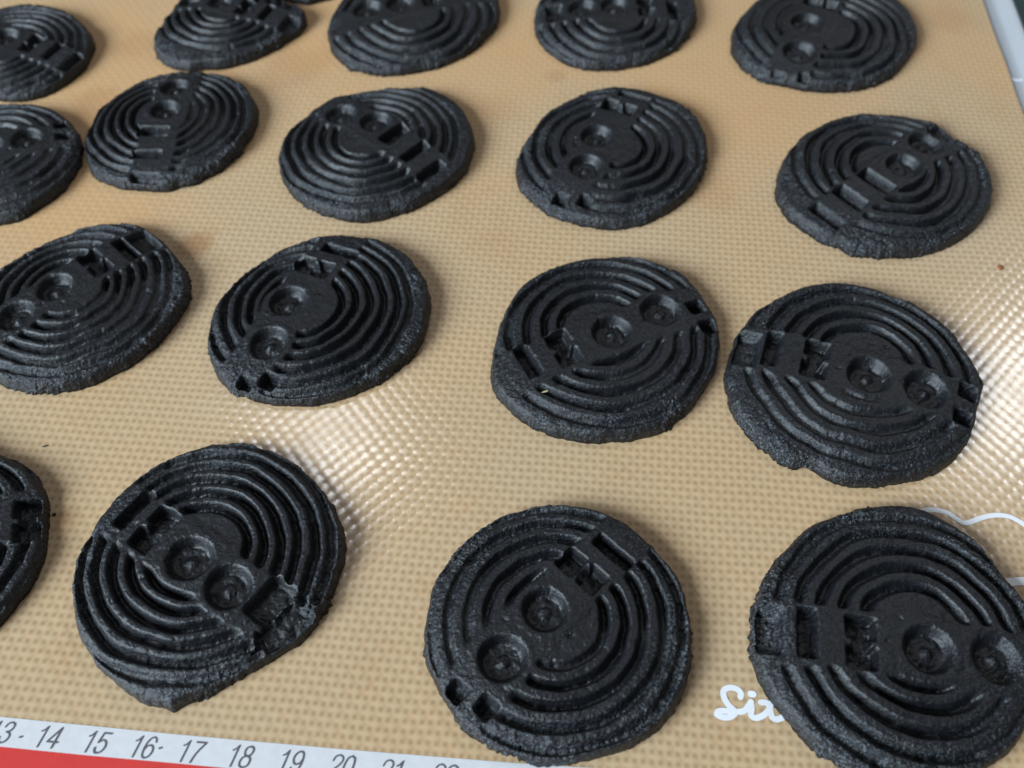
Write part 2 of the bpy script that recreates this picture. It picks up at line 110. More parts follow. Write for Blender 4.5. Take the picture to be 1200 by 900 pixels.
         rad=[22.3, 22.6, 22.9, 23.2, 23.6, 24.0, 24.5, 25.0, 25.5, 26.0, 26.5, 26.9, 27.3, 27.7, 28.1, 28.4, 28.7, 29.0, 29.1, 29.2, 29.2, 29.3, 29.3, 29.3, 29.2, 29.1, 28.9, 28.7, 28.5, 28.2, 27.7, 27.2, 26.8, 26.4, 26.2, 26.0, 26.0, 26.0, 26.0, 26.0, 25.8, 25.6, 25.4, 25.2, 25.0, 24.8, 24.7, 24.7, 24.6, 24.5, 24.4, 24.3, 24.2, 24.1, 24.1, 24.1, 24.2, 24.3, 24.4, 24.6, 24.8, 25.0, 25.3, 25.6, 26.0, 26.4, 26.9, 27.3, 27.6, 27.8, 28.1, 28.4, 28.5, 28.5, 28.5, 28.6, 27.7, 26.9, 26.0, 25.2, 24.4, 23.6, 23.0, 22.5, 22.2, 22.0, 21.9, 22.0, 22.1, 22.4, 22.6, 23.0, 23.3, 23.7, 24.1, 24.5, 24.8, 25.1, 25.5, 25.9, 26.3, 26.8, 27.4, 28.0, 28.7, 29.3, 29.7, 29.9, 30.1, 30.3, 30.5, 30.8, 30.9, 31.4, 30.6, 30.1, 29.5, 29.0, 28.4, 28.0, 27.5, 27.1, 26.6, 25.9, 25.3, 24.6, 24.1, 23.5, 23.1, 22.7, 22.4, 22.1, 21.9, 21.7, 21.5, 21.4, 21.4, 21.4, 21.4, 21.4, 21.5, 21.7, 21.8, 22.1]),
    dict(key='R1c', c=(-35.58, 316.25), rs=0.97, ang=-158.3, ring=(-0.19, -4.70), boff=-7.36,
         els=[('c', -15.87, -2.10), ('c', -4.17, 0.52), ('h', 5.71, 4.75), ('slot', 13.23, 9.59)],
         rad=[28.9, 29.2, 29.5, 29.9, 30.2, 30.6, 30.9, 31.3, 31.7, 32.1, 32.4, 32.8, 33.2, 33.6, 34.0, 34.3, 34.6, 34.9, 35.1, 35.3, 35.4, 35.4, 35.5, 35.5, 35.5, 35.3, 35.0, 34.8, 34.6, 34.3, 34.1, 33.8, 33.4, 33.1, 32.9, 32.6, 32.2, 31.9, 31.6, 31.3, 31.1, 30.9, 30.7, 30.5, 30.3, 30.1, 29.9, 29.8, 29.7, 29.7, 29.6, 29.6, 29.5, 29.3, 29.2, 29.1, 29.0, 29.0, 29.0, 29.1, 29.1, 29.1, 29.2, 29.3, 29.4, 29.6, 29.9, 30.1, 30.4, 30.5, 30.6, 30.7, 30.9, 31.1, 31.3, 31.6, 31.9, 32.1, 32.3, 32.5, 32.7, 32.8, 32.8, 32.9, 33.0, 33.2, 33.3, 33.5, 33.7, 33.6, 33.6, 33.5, 33.5, 33.5, 33.5, 33.6, 33.7, 33.6, 33.5, 33.3, 33.2, 33.1, 33.0, 33.0, 33.0, 33.0, 33.0, 32.9, 32.7, 32.6, 32.4, 32.4, 32.4, 32.4, 32.5, 32.6, 32.6, 32.3, 32.0, 31.7, 31.4, 31.2, 31.0, 30.9, 30.8, 30.7, 30.6, 30.2, 29.8, 29.4, 29.1, 28.8, 28.5, 28.4, 28.2, 28.2, 28.1, 28.1, 28.2, 28.2, 28.3, 28.4, 28.5, 28.7]),
    dict(key='R1d', c=(37.33, 317.35), rs=0.97, ang=-178.6, ring=(-0.38, -6.31), boff=-3.54,
         els=[('pit', -22.13, -4.24), ('c', -12.34, -2.68), ('c', -0.70, -1.63), ('h', 10.55, -2.15), ('slot', 20.21, -3.20)],
         rad=[28.9, 29.2, 29.4, 29.6, 29.8, 30.0, 30.3, 30.7, 31.0, 31.3, 31.5, 31.7, 31.8, 31.9, 32.0, 32.2, 32.4, 32.6, 32.8, 33.0, 33.2, 33.4, 33.6, 33.5, 33.3, 33.1, 32.9, 32.8, 32.6, 32.4, 32.1, 31.9, 31.7, 31.5, 31.3, 31.0, 30.7, 30.4, 30.1, 29.9, 29.7, 29.6, 29.5, 29.4, 29.3, 29.1, 28.9, 28.7, 28.6, 28.5, 28.5, 28.4, 28.5, 28.5, 28.4, 28.3, 28.2, 28.2, 28.2, 28.3, 28.4, 28.5, 28.6, 28.7, 28.7, 28.7, 28.8, 28.9, 29.0, 29.2, 29.4, 29.5, 29.6, 29.7, 29.9, 30.1, 30.3, 30.5, 30.7, 30.9, 31.0, 31.1, 31.2, 31.4, 31.7, 31.9, 32.1, 32.2, 32.2, 32.2, 32.2, 32.2, 32.2, 32.3, 32.4, 32.5, 32.4, 32.3, 32.1, 32.0, 32.0, 32.0, 32.0, 32.1, 32.1, 32.0, 31.8, 31.5, 31.3, 31.1, 31.0, 30.9, 30.8, 30.8, 30.7, 30.4, 30.0, 29.7, 29.3, 29.1, 28.8, 28.7, 28.5, 28.5, 28.5, 28.5, 28.5, 28.5, 28.5, 28.3, 28.2, 28.0, 28.0, 27.9, 28.0, 28.0, 28.1, 28.2, 28.3, 28.4, 28.4, 28.5, 28.6, 28.7]),
    dict(key='R1e', c=(111.22, 306.43), rs=0.97, ang=-116.4, ring=(-1.31, -3.53), boff=-5.30,
         els=[('slot', 5.18, 19.41), ('h', -0.44, 10.86), ('c', -7.74, -1.02), ('c', -12.93, -17.25), ('sq', -21.94, -28.05), ('sq', -12.74, -29.43)],
         rad=[33.1, 33.5, 33.9, 34.3, 34.8, 35.3, 35.8, 36.2, 36.4, 36.6, 36.8, 37.0, 37.1, 37.2, 37.1, 37.0, 36.8, 36.7, 36.5, 36.2, 35.7, 35.3, 34.9, 34.6, 34.3, 34.1, 33.9, 33.7, 33.4, 33.1, 32.8, 32.7, 32.5, 32.4, 32.4, 32.3, 32.2, 32.0, 31.9, 31.7, 31.6, 31.5, 31.5, 31.5, 31.5, 31.4, 31.2, 31.0, 30.9, 30.7, 30.6, 30.6, 30.5, 30.4, 30.3, 30.1, 30.0, 29.9, 29.9, 30.0, 30.0, 30.2, 30.4, 30.6, 30.8, 31.0, 31.3, 31.5, 31.9, 32.2, 32.6, 32.9, 33.0, 33.2, 33.3, 33.4, 33.6, 33.8, 34.0, 34.2, 34.3, 34.3, 34.3, 34.3, 34.4, 34.5, 34.6, 34.7, 34.9, 35.2, 35.5, 35.8, 36.2, 36.4, 36.5, 36.4, 36.3, 36.2, 36.2, 36.1, 36.1, 36.0, 35.7, 35.3, 34.8, 34.4, 34.0, 33.7, 33.4, 33.2, 33.0, 32.7, 32.2, 31.6, 31.1, 30.6, 30.1, 29.7, 29.4, 29.2, 28.9, 28.7, 28.6, 28.5, 28.4, 28.4, 28.5, 28.5, 28.6, 28.7, 28.7, 28.8, 28.9, 29.0, 29.2, 29.4, 29.7, 30.1, 30.5, 30.9, 31.3, 31.7, 32.1, 32.6]),
    dict(key='R0b', c=(-78.97, 356.03), rs=0.97, ang=-157.9, ring=(1.86, -8.88), boff=-4.11,
         els=[('c', -1.73, -5.96), ('h', 6.00, -3.02), ('slot', 12.18, -0.05), ('c', -9.39, -8.88)],
         rad=[22.2, 22.0, 21.8, 21.7, 21.7, 21.6, 21.6, 21.7, 21.8, 21.9, 22.0, 22.0, 22.1, 22.1, 22.1, 22.1, 22.2, 22.4, 22.5, 22.8, 23.0, 23.4, 23.8, 24.2, 24.7, 25.2, 25.7, 26.2, 26.6, 27.0, 27.3, 27.8, 28.2, 28.7, 29.2, 29.6, 30.0, 30.3, 30.7, 31.2, 30.8, 30.7, 30.5, 30.3, 30.1, 30.0, 29.9, 29.8, 29.7, 29.4, 28.9, 28.4, 27.9, 27.5, 27.1, 26.7, 26.5, 26.2, 26.1, 25.9, 25.9, 25.8, 25.7, 25.5, 25.1, 24.7, 24.2, 23.8, 23.4, 23.1, 22.8, 22.6, 22.4, 22.3, 22.2, 22.1, 22.1, 22.2, 22.3, 22.4, 22.5, 22.8, 23.0, 23.2, 23.4, 23.5, 23.4, 23.3, 23.3, 23.2, 23.2, 23.3, 23.4, 23.5, 23.7, 23.9, 24.2, 24.5, 24.9, 25.4, 25.9, 26.5, 27.2, 27.9, 28.6, 29.5, 29.4, 29.4, 29.3, 29.2, 29.1, 29.0, 29.0, 29.1, 29.2, 29.4, 29.6, 29.9, 30.2, 30.5, 30.7, 31.1, 30.3, 29.7, 29.1, 28.5, 28.0, 27.6, 27.2, 26.8, 26.6, 26.4, 26.2, 26.1, 25.9, 25.8, 25.5, 25.0, 24.5, 24.0, 23.5, 23.1, 22.8, 22.5]),
]
STRIP_TOP = [(-124.00, 67.06), (-108.92, 65.43), (-90.31, 63.64), (-71.88, 61.86), (-53.67, 60.28), (-35.62, 58.72), (-17.74, 57.34), (0.00, 55.97), (21.12, 54.61), (43.83, 53.26)]
STRIP_BOT = [(-121.83, 60.81), (-107.02, 59.24), (-88.74, 57.51), (-70.68, 55.97), (-52.76, 54.35), (-35.01, 52.76), (-17.43, 51.26), (0.00, 49.77), (20.73, 48.30), (43.01, 46.83)]
NUMS = [(-107.75, 62.22), (-97.38, 61.16), (-87.08, 60.11), (-77.03, 59.15), (-66.86, 58.20), (-56.40, 57.25), (-45.80, 56.22), (-35.09, 55.29), (-24.62, 54.27), (-13.86, 53.43)]
DOTS = [(-103.21, 61.16), (-73.41, 58.89)]
S_STROKE = [(49.17, 69.66), (49.34, 70.50), (48.63, 71.33), (47.15, 71.69), (45.77, 71.05), (45.63, 69.53), (46.38, 67.88), (47.27, 66.92), (47.36, 65.97), (46.04, 65.29), (44.56, 65.38), (43.67, 65.92), (44.16, 66.57), (45.54, 66.65), (47.97, 66.46), (49.65, 66.73), (51.00, 68.15), (51.28, 68.56)]
I_STROKE = [(51.28, 68.56), (51.20, 67.06), (50.89, 65.84), (51.60, 65.16), (53.01, 65.48), (54.22, 66.24), (55.21, 67.33)]
I_DOT = [(51.52, 70.30), (52.01, 70.25)]
X_STROKE = [(53.41, 68.48), (54.54, 68.37), (55.11, 67.60), (55.17, 66.24), (55.41, 65.16), (56.46, 64.89), (57.91, 65.43)]
X_STROKE_B = [(56.17, 69.11), (55.47, 68.15), (55.21, 67.33)]
SWIRL = [(94.74, 113.22), (100.56, 115.09), (103.42, 114.97), (105.69, 114.15), (107.32, 112.53), (109.13, 111.61), (113.21, 112.99), (116.50, 113.69), (119.52, 113.46), (121.65, 112.30), (123.54, 110.46), (126.22, 107.29)]
SWIRL_B = [(111.37, 95.92), (115.44, 96.35), (118.46, 96.56), (123.47, 96.77)]
MAT_EDGE = [(180.33, 402.06), (174.82, 328.78), (173.18, 302.63), (170.93, 270.43), (166.95, 220.65)]
RIM_IN = [(186.69, 402.06), (181.46, 328.78), (179.54, 296.68), (175.97, 239.94)]
RIM_TOP = [(187.31, 394.42), (181.11, 322.53), (180.93, 301.84), (177.94, 235.38)]
SEAM = [(171.48, 282.79), (177.19, 282.32)]
SPOTS = [(-118.30, 133.42), (-110.87, 113.46), (141.58, 194.55), (8.98, 149.33), (145.69, 203.41), (-39.36, 138.07), (129.15, 161.49), (-93.39, 204.10), (15.29, 285.61), (160.68, 320.70), (-135.67, 300.14)]


# ------------------------------------------------------------------ helpers
def mesh_obj(name, verts, faces, mat=None, parent=None, smooth=False):
    me = bpy.data.meshes.new(name)
    me.from_pydata([tuple(v) for v in verts], [], faces)
    me.update()
    if smooth:
        me.polygons.foreach_set('use_smooth', [True] * len(me.polygons))
    o = bpy.data.objects.new(name, me)
    scene.collection.objects.link(o)
    if mat:
        me.materials.append(mat)
    if parent:
        o.parent = parent
    return o

def tag(o, label=None, cat=None, group=None, kind=None):
    if label: o['label'] = label
    if cat: o['category'] = cat
    if group: o['group'] = group
    if kind: o['kind'] = kind
    return o

class NT:
    def __init__(self, name):
        self.m = bpy.data.materials.new(name)
        self.m.use_nodes = True
        self.t = self.m.node_tree
        self.b = self.t.nodes['Principled BSDF']
    def n(self, typ, **kw):
        nd = self.t.nodes.new(typ)
        for k, v in kw.items():
            setattr(nd, k, v)
        return nd
    def l(self, a, b):
        self.t.links.new(a, b)
    def set(self, sock, v):
        if isinstance(v, bpy.types.NodeSocket): self.l(v, sock)
        else: sock.default_value = v
    def math(self, op, a, b=None, c=None, clamp=False):
        nd = self.n('ShaderNodeMath', operation=op, use_clamp=clamp)
        for i, v in enumerate((a, b, c)):
            if v is not None: self.set(nd.inputs[i], v)
        return nd.outputs[0]
    def mix(self, f, a, b, blend='MIX'):
        nd = self.n('ShaderNodeMix', data_type='RGBA', blend_type=blend)
        self.set(nd.inputs[0], f)
        self.set(nd.inputs[6], a); self.set(nd.inputs[7], b)
        return nd.outputs[2]
    def noise(self, vec, scale, detail=3, rough=0.5, dist=0.0):
        nd = self.n('ShaderNodeTexNoise')
        if vec is not None: self.l(vec, nd.inputs['Vector'])
        nd.inputs['Scale'].default_value = scale
        nd.inputs['Detail'].default_value = detail
        nd.inputs['Roughness'].default_value = rough
        nd.inputs['Distortion'].default_value = dist
        return nd.outputs[0]
    def ramp(self, v, lo, hi, smooth=True):
        nd = self.n('ShaderNodeMapRange', interpolation_type='SMOOTHSTEP' if smooth else 'LINEAR')
        self.set(nd.inputs[0], v)
        nd.inputs[1].default_value = lo; nd.inputs[2].default_value = hi
        return nd.outputs[0]
    def bump(self, h, dist, strength=1.0, normal=None):
        nd = self.n('ShaderNodeBump')
        nd.inputs['Strength'].default_value = strength
        nd.inputs['Distance'].default_value = dist
        self.l(h, nd.inputs['Height'])
        if normal is not None: self.l(normal, nd.inputs['Normal'])
        return nd.outputs[0]

def simple(name, col, rough=0.5, metal=0.0, nscale=None, namp=0.15, bump=0):
    s = NT(name)
    s.b.inputs['Roughness'].default_value = rough
    s.b.inputs['Metallic'].default_value = metal
    if nscale:
        tc = s.n('ShaderNodeTexCoord').outputs['Object']
        f = s.noise(tc, nscale, 5, 0.6)
        dark = tuple(c * (1 - namp * 2) for c in col[:3]) + (1,)
        s.l(s.mix(f, dark, tuple(min(1, c * (1 + namp)) for c in col[:3]) + (1,)), s.b.inputs['Base Color'])
        if bump:
            s.l(s.bump(f, bump), s.b.inputs['Normal'])
    else:
        s.b.inputs['Base Color'].default_value = tuple(col) + (1,)
    return s.m

# ------------------------------------------------------------------ materials
def silicone_material():
    s = NT('woven_silicone')
    tc = s.n('ShaderNodeTexCoord').outputs['Object']
    # threads wander a little
    nz = s.n('ShaderNodeTexNoise'); s.l(tc, nz.inputs['Vector']); nz.inputs['Scale'].default_value = 35; nz.inputs['Detail'].default_value = 2
    off = s.n('ShaderNodeVectorMath', operation='SUBTRACT'); s.l(nz.outputs[1], off.inputs[0]); off.inputs[1].default_value = (0.5, 0.5, 0.5)
    sc = s.n('ShaderNodeVectorMath', operation='SCALE'); s.l(off.outputs[0], sc.inputs[0]); sc.inputs['Scale'].default_value = 0.0013
    ad = s.n('ShaderNodeVectorMath', operation='ADD'); s.l(tc, ad.inputs[0]); s.l(sc.outputs[0], ad.inputs[1])
    sp = s.n('ShaderNodeSeparateXYZ'); s.l(ad.outputs[0], sp.inputs[0])
    a = s.math('MULTIPLY', sp.outputs[0], math.pi / 0.00180)
    b = s.math('MULTIPLY', sp.outputs[1], math.pi / 0.00212)
    ca, cb = s.math('COSINE', a), s.math('COSINE', b)
    sa, sb = s.math('SINE', a), s.math('SINE', b)
    sa2, sb2 = s.math('MULTIPLY', sa, sa), s.math('MULTIPLY', sb, sb)
    check = s.math('MULTIPLY', ca, cb)                    # over / under, staggered
    hole = s.math('MULTIPLY', s.math('POWER', sb2, 1.0), s.math('MULTIPLY_ADD', s.math('POWER', sa2, 0.9), 0.85, 0.15))
    fine = s.noise(tc, 900, 3, 0.6)
    vary = s.noise(tc, 160, 3, 0.6)
    height = s.math('ADD', s.math('SQRT', s.math('MULTIPLY_ADD', check, 0.5, 0.5, clamp=True)), s.math('MULTIPLY', vary, 1.0))
    height = s.math('ADD', height, s.math('MULTIPLY', fine, 0.10))
    # colour
    big = s.noise(tc, 14, 4, 0.55)
    mid = s.noise(tc, 45, 4, 0.6, 0.6)
    base = s.mix(s.ramp(big, 0.35, 0.65), (0.545, 0.354, 0.189, 1), (0.515, 0.362, 0.215, 1))
    base = s.mix(s.math('MULTIPLY', s.ramp(mid, 0.52, 0.72), 0.30), base, (0.43, 0.24, 0.105, 1))
    over = s.math('MULTIPLY_ADD', check, 0.5, 0.5)
    base = s.mix(s.math('MULTIPLY', over, 0.35), base, (0.61, 0.475, 0.30, 1))
    hf = s.math('MULTIPLY', hole, s.math('MULTIPLY_ADD', vary, 0.4, 0.44))
    base = s.mix(hf, base, (0.290, 0.175, 0.082, 1))
    # oven browning, stronger on the far side, then baked-on stains and a painted biscuit shadow
    for (sx, sy, r, k) in BROWNING:
        v = s.n('ShaderNodeVectorMath', operation='DISTANCE')
        s.l(tc, v.inputs[0]); v.inputs[1].default_value = (sx * MM, sy * MM, 0)
        d = s.math('ADD', v.outputs['Value'], s.math('MULTIPLY', s.math('SUBTRACT', big, 0.5), r * MM * 1.6))
        base = s.mix(s.math('MULTIPLY', s.ramp(d, r * MM, r * MM * 0.2), k), base, (0.60, 0.335, 0.145, 1))
    for (sx, sy, r, k) in STAINS_AND_SHADE:
        v = s.n('ShaderNodeVectorMath', operation='DISTANCE')
        s.l(ad.outputs[0], v.inputs[0]); v.inputs[1].default_value = (sx * MM, sy * MM, 0)
        d = s.math('ADD', v.outputs['Value'], s.math('MULTIPLY', s.math('SUBTRACT', mid, 0.5), r * MM * 2.4))
        f = s.math('MULTIPLY', s.ramp(d, r * MM, r * MM * 0.25), k)
        base = s.mix(f, base, (0.34, 0.15, 0.05, 1))
    s.l(base, s.b.inputs['Base Color'])
    s.b.inputs['Roughness'].default_value = 0.3
    s.l(s.math('MULTIPLY_ADD', mid, 0.22, 0.06), s.b.inputs['Roughness'])
    s.b.inputs['IOR'].default_value = 1.42
    s.b.inputs['Coat Weight'].default_value = 0.25
    s.b.inputs['Coat Roughness'].default_value = 0.38
    s.l(s.bump(height, 0.000052), s.b.inputs['Normal'])
    return s.m

def biscuit_material():
    s = NT('charcoal_biscuit')
    tc = s.n('ShaderNodeTexCoord').outputs['Object']
    n1 = s.noise(tc, 520, 4, 0.6)
    n2 = s.noise(tc, 2300, 3, 0.75)
    n3 = s.noise(tc, 90, 4, 0.6)
    vo = s.n('ShaderNodeTexVoronoi'); s.l(tc, vo.inputs['Vector']); vo.inputs['Scale'].default_value = 1250
    col = s.mix(s.ramp(n3, 0.35, 0.7), (0.0020, 0.0022, 0.0032, 1), (0.0042, 0.0047, 0.0064, 1))
    col = s.mix(s.math('MULTIPLY', s.ramp(n2, 0.56, 0.74), 0.7), col, (0.040, 0.045, 0.052, 1))
    at = s.n('ShaderNodeAttribute', attribute_name='crumb')          # pressed faces are smooth, torn rims crumbly; also masks the painted rim light
    n4 = s.noise(tc, 1350, 2, 0.7)
    col = s.mix(s.math('MULTIPLY', s.math('MULTIPLY_ADD', at.outputs['Fac'], 0.85, 0.08, clamp=True), s.ramp(n4, 0.50, 0.68)), col, (0.078, 0.090, 0.104, 1))  # rim colour lifted to stand in for light catching the edges
    v2 = s.n('ShaderNodeTexVoronoi'); s.l(tc, v2.inputs['Vector']); v2.inputs['Scale'].default_value = 2100
    sep = s.n('ShaderNodeSeparateColor'); s.l(v2.outputs['Color'], sep.inputs[0])
    glint = s.math('MULTIPLY', s.ramp(sep.outputs[0], 0.80, 0.96), s.ramp(v2.outputs['Distance'], 0.48, 0.24))
    glint = s.math('MULTIPLY', glint, s.math('MULTIPLY_ADD', at.outputs['Fac'], 0.8, 0.16, clamp=True))
    col = s.mix(glint, col, (0.115, 0.126, 0.138, 1))                # pale specks painted in as glints on the dough's grain
    s.l(col, s.b.inputs['Base Color'])
    s.l(s.math('MULTIPLY_ADD', n1, 0.30, 0.30), s.b.inputs['Roughness'])
    s.b.inputs['Specular IOR Level'].default_value = 0.52
    h = s.math('ADD', s.math('MULTIPLY', n4, 1.0), s.math('MULTIPLY', n2, 0.7))
    h = s.math('ADD', h, s.math('MULTIPLY', vo.outputs['Distance'], 0.25))
    h = s.math('MULTIPLY', h, s.math('MULTIPLY_ADD', at.outputs['Fac'], 0.7, 0.46))
    s.l(s.bump(h, 0.00034), s.b.inputs['Normal'])
    return s.m

# mat frame: the mat lies turned about 4.7 degrees clockwise in the camera's view
MAT_ROT = math.radians(-4.7)
def to_mat(x, y):
    c, q = math.cos(-MAT_ROT), math.sin(-MAT_ROT)
    return (x * c - y * q, x * q + y * c)
STAINS_AND_SHADE = [(*to_mat(-93.4, 204.1), 8, 0.55), (*to_mat(15.3, 284), 5, 0.25), (*to_mat(160, 318), 14, 0.22), (*to_mat(-138, 268), 14, 0.3), (*to_mat(-75, 285), 16, 0.22), (*to_mat(-5, 268), 12, 0.16),
          (*to_mat(-134, 298), 13, 0.22), (*to_mat(62, 226), 10, 0.16), (*to_mat(-5, 205), 12, 0.12), (*to_mat(-108, 112), 5, 0.35),  # corner biscuit's shadow painted into the mat colour, then stains
          (*to_mat(143, 300), 7, 0.2), (*to_mat(-20, 95), 3, 0.12)]
BROWNING = [(*to_mat(-115, 285), 90, 0.6), (*to_mat(-20, 300), 80, 0.5), (*to_mat(75, 290), 75, 0.45), (*to_mat(150, 300), 50, 0.35), (*to_mat(-130, 215), 50, 0.35)]
M_SIL = silicone_material()
M_BIS = biscuit_material()
M_WHITE = simple('white_print', (0.64, 0.63, 0.63), 0.38, 0, 420, 0.08)
M_RED = simple('red_print', (0.62, 0.045, 0.038), 0.38, 0, 260, 0.08)
M_INK = simple('grey_ink', (0.105, 0.10, 0.115), 0.5, 0, 900, 0.2)
M_LOGO = simple('white_logo_print', (0.78, 0.78, 0.80), 0.4, 0, 700, 0.04)
M_TRAY = simple('brushed_grey_tray', (0.33, 0.335, 0.35), 0.42, 0.0, 60, 0.06)
M_TABLE = simple('teal_table', (0.055, 0.135, 0.145), 0.45, 0, 25, 0.3)
M_CRUMB = simple('dark_crumb', (0.02, 0.014, 0.012), 0.7, 0, 900, 0.3)
M_BROWN = simple('brown_crumb', (0.32, 0.11, 0.04), 0.5, 0, 900, 0.25)
M_STRAW = simple('straw_flake', (0.62, 0.50, 0.28), 0.6, 0, 900, 0.2)

# ------------------------------------------------------------------ table, tray, mat
def sheet(name, poly, z0, z1, mat, parent=None):
    n = len(poly)
    v = [(x * MM, y * MM, z1 * MM) for x, y in poly] + [(x * MM, y * MM, z0 * MM) for x, y in poly]
    f = [tuple(range(n)), tuple(range(2 * n - 1, n - 1, -1))]
    f += [(i + n, (i + 1) % n + n, (i + 1) % n, i) for i in range(n)]
    return mesh_obj(name, v, f, mat, parent)

tag(sheet('table', [(-500, -200), (700, -200), (700, 900), (-500, 900)], -30, -12, M_TABLE), kind='structure')

# tray: flat floor, rolled rim along the right-hand side
tray = bpy.data.objects.new('baking_tray', None)
scene.collection.objects.link(tray)
tag(tray, 'pale grey baking tray showing at the mat\'s right edge', 'tray')
c, q = math.cos(MAT_ROT), math.sin(MAT_ROT)
def mat_xy(u, v):                                        # mat frame -> scene, millimetres
    return (u * c - v * q, u * q + v * c)
U_EDGE = to_mat(174.82, 328.78)[0]                        # right edge of the mat, mat frame
U_IN = U_EDGE + 4.8
prof = [(U_EDGE - 420, -0.9), (U_IN - 1.5, -0.9), (U_IN - 0.5, -0.6), (U_IN + 0.3, 0.3), (U_IN + 1.0, 2.2), (U_IN + 1.7, 3.4), (U_IN + 2.6, 3.9),
        (U_IN + 3.5, 3.5), (U_IN + 4.0, 2.4), (U_IN + 4.3, -2), (U_IN + 4.5, -10), (U_IN + 3.4, -11.8), (U_EDGE - 420, -11.8)]
ys = [-60, 120, 282, 283, 460]
V, Fc = [], []
for y in ys:
    for (u, z) in prof:
        x_, y_ = mat_xy(u, y); V.append((x_ * MM, y_ * MM, z * MM))
k = len(prof)
for j in range(len(ys) - 1):
    for i in range(k):
        a, b = j * k + i, j * k + (i + 1) % k
        Fc.append((a, b, b + k, a + k))
Fc.append(tuple(range(k - 1, -1, -1))); Fc.append(tuple((len(ys) - 1) * k + i for i in range(k)))
tray_b = mesh_obj('tray_body', V, Fc, M_TRAY, tray)
bm = bmesh.new(); bm.from_mesh(tray_b.data); bmesh.ops.recalc_face_normals(bm, faces=bm.faces); bm.to_mesh(tray_b.data); bm.free()
sv0 = to_mat(*SEAM[0]); sv1 = to_mat(*SEAM[1])
seam_poly = [mat_xy(sv0[0] - 3, sv0[1] + 0.35), mat_xy(U_IN - 0.6, sv0[1] + 0.35), mat_xy(U_IN - 0.6, sv0[1] - 0.35), mat_xy(sv0[0] - 3, sv0[1] - 0.35)]
sheet('tray_seam', seam_poly[::-1], -1.0, -0.55, simple('seam_highlight', (0.8, 0.8, 0.85), 0.2, 0.3, 400, 0.05), tray)  # seam coloured near-white to paint in its highlight

mat = bpy.data.objects.new('baking_mat', None)
scene.collection.objects.link(mat)
tag(mat, 'tan woven silicone baking mat with red and white ruler border', 'baking mat')
# sheet with rounded right-hand edge, in the mat's own frame so that the weave follows it
mu = [U_EDGE - 420, U_EDGE - 2.0, U_EDGE - 0.35, U_EDGE - 0.1, U_EDGE, U_EDGE - 0.1]
mz = [0, 0, 0, -0.12, -0.4, -0.7]
vy = np.linspace(30, 450, 60)
V, Fc = [], []
rng = np.random.default_rng(3)
for j, y in enumerate(vy):
    wob = 0.25 * math.sin(y * 0.05) + 0.12 * math.sin(y * 0.17)
    for i, (u, z) in enumerate(zip(mu, mz)):
        V.append(((u + (wob if i > 1 else 0)) * MM, y * MM, z * MM))
k = len(mu)
for j in range(len(vy) - 1):
    for i in range(k - 1):
        a = j * k + i
        Fc.append((a, a + 1, a + 1 + k, a + k))
sil = mesh_obj('silicone_sheet', V, Fc, M_SIL, mat, False)
sil.rotation_euler[2] = MAT_ROT

def band(name, top, bot, z, m):
    n = len(top)
    v = [(x * MM, y * MM, z * MM) for x, y in top] + [(x * MM, y * MM, z * MM) for x, y in bot]
    f = [(i + n, i + 1 + n, i + 1, i) for i in range(n - 1)]
    return mesh_obj(name, v, f, m, mat)
strip = band('ruler_strip', STRIP_TOP, STRIP_BOT, 0.06, M_WHITE)
red = band('red_border', STRIP_BOT, [(x - 2, y - 22) for x, y in STRIP_BOT], 0.06, M_RED)

def ribbon_geo(pts, w0, z, samples=8):
    P = np.array(pts, float)
    Q = np.vstack([2 * P[0] - P[1], P, 2 * P[-1] - P[-2]])
    out = []
    for i in range(1, len(Q) - 2):
        for t in np.linspace(0, 1, samples, endpoint=False):
            p0, p1, p2, p3 = Q[i - 1], Q[i], Q[i + 1], Q[i + 2]
            out.append(0.5 * ((2 * p1) + (p2 - p0) * t + (2 * p0 - 5 * p1 + 4 * p2 - p3) * t * t + (3 * p1 - p0 - 3 * p2 + p3) * t ** 3))
    out.append(P[-1])
    out = np.array(out)
    T = np.gradient(out, axis=0); T /= np.linalg.norm(T, axis=1)[:, None] + 1e-9
    N = np.stack([-T[:, 1], T[:, 0]], 1)
    # rounded ends
    cap = 5
    pre = [out[0] - T[0] * w0 / 2 * math.cos(a) for a in np.linspace(0, math.pi / 2, cap, endpoint=False)]
    prw = [math.sin(a) for a in np.linspace(0, math.pi / 2, cap, endpoint=False)]
    post = [out[-1] + T[-1] * w0 / 2 * math.sin(a) for a in np.linspace(0, math.pi / 2, cap + 1)[1:]]
    pow_ = [math.cos(a) for a in np.linspace(0, math.pi / 2, cap + 1)[1:]]
    A = np.vstack([pre, out, post]); W = np.concatenate([prw, np.ones(len(out)), pow_])
    NN = np.vstack([[N[0]] * cap, N, [N[-1]] * cap])
    n = len(A)
    L_, R_ = A + NN * (W * w0 / 2)[:, None], A - NN * (W * w0 / 2)[:, None]
    dz = np.linspace(0, 0.05, n)
    v = [(x * MM, y * MM, (z + d) * MM) for (x, y), d in zip(L_, dz)] + [(x * MM, y * MM, (z + d) * MM) for (x, y), d in zip(R_, dz)]
    f = [(i, i + n, i + 1 + n, i + 1) for i in range(n - 1)]
    return v, f
def ribbon(name, pts, w0, z, m, parent, samples=8):
    v, f = ribbon_geo(pts, w0, z, samples)
    return mesh_obj(name, v, f, m, parent)

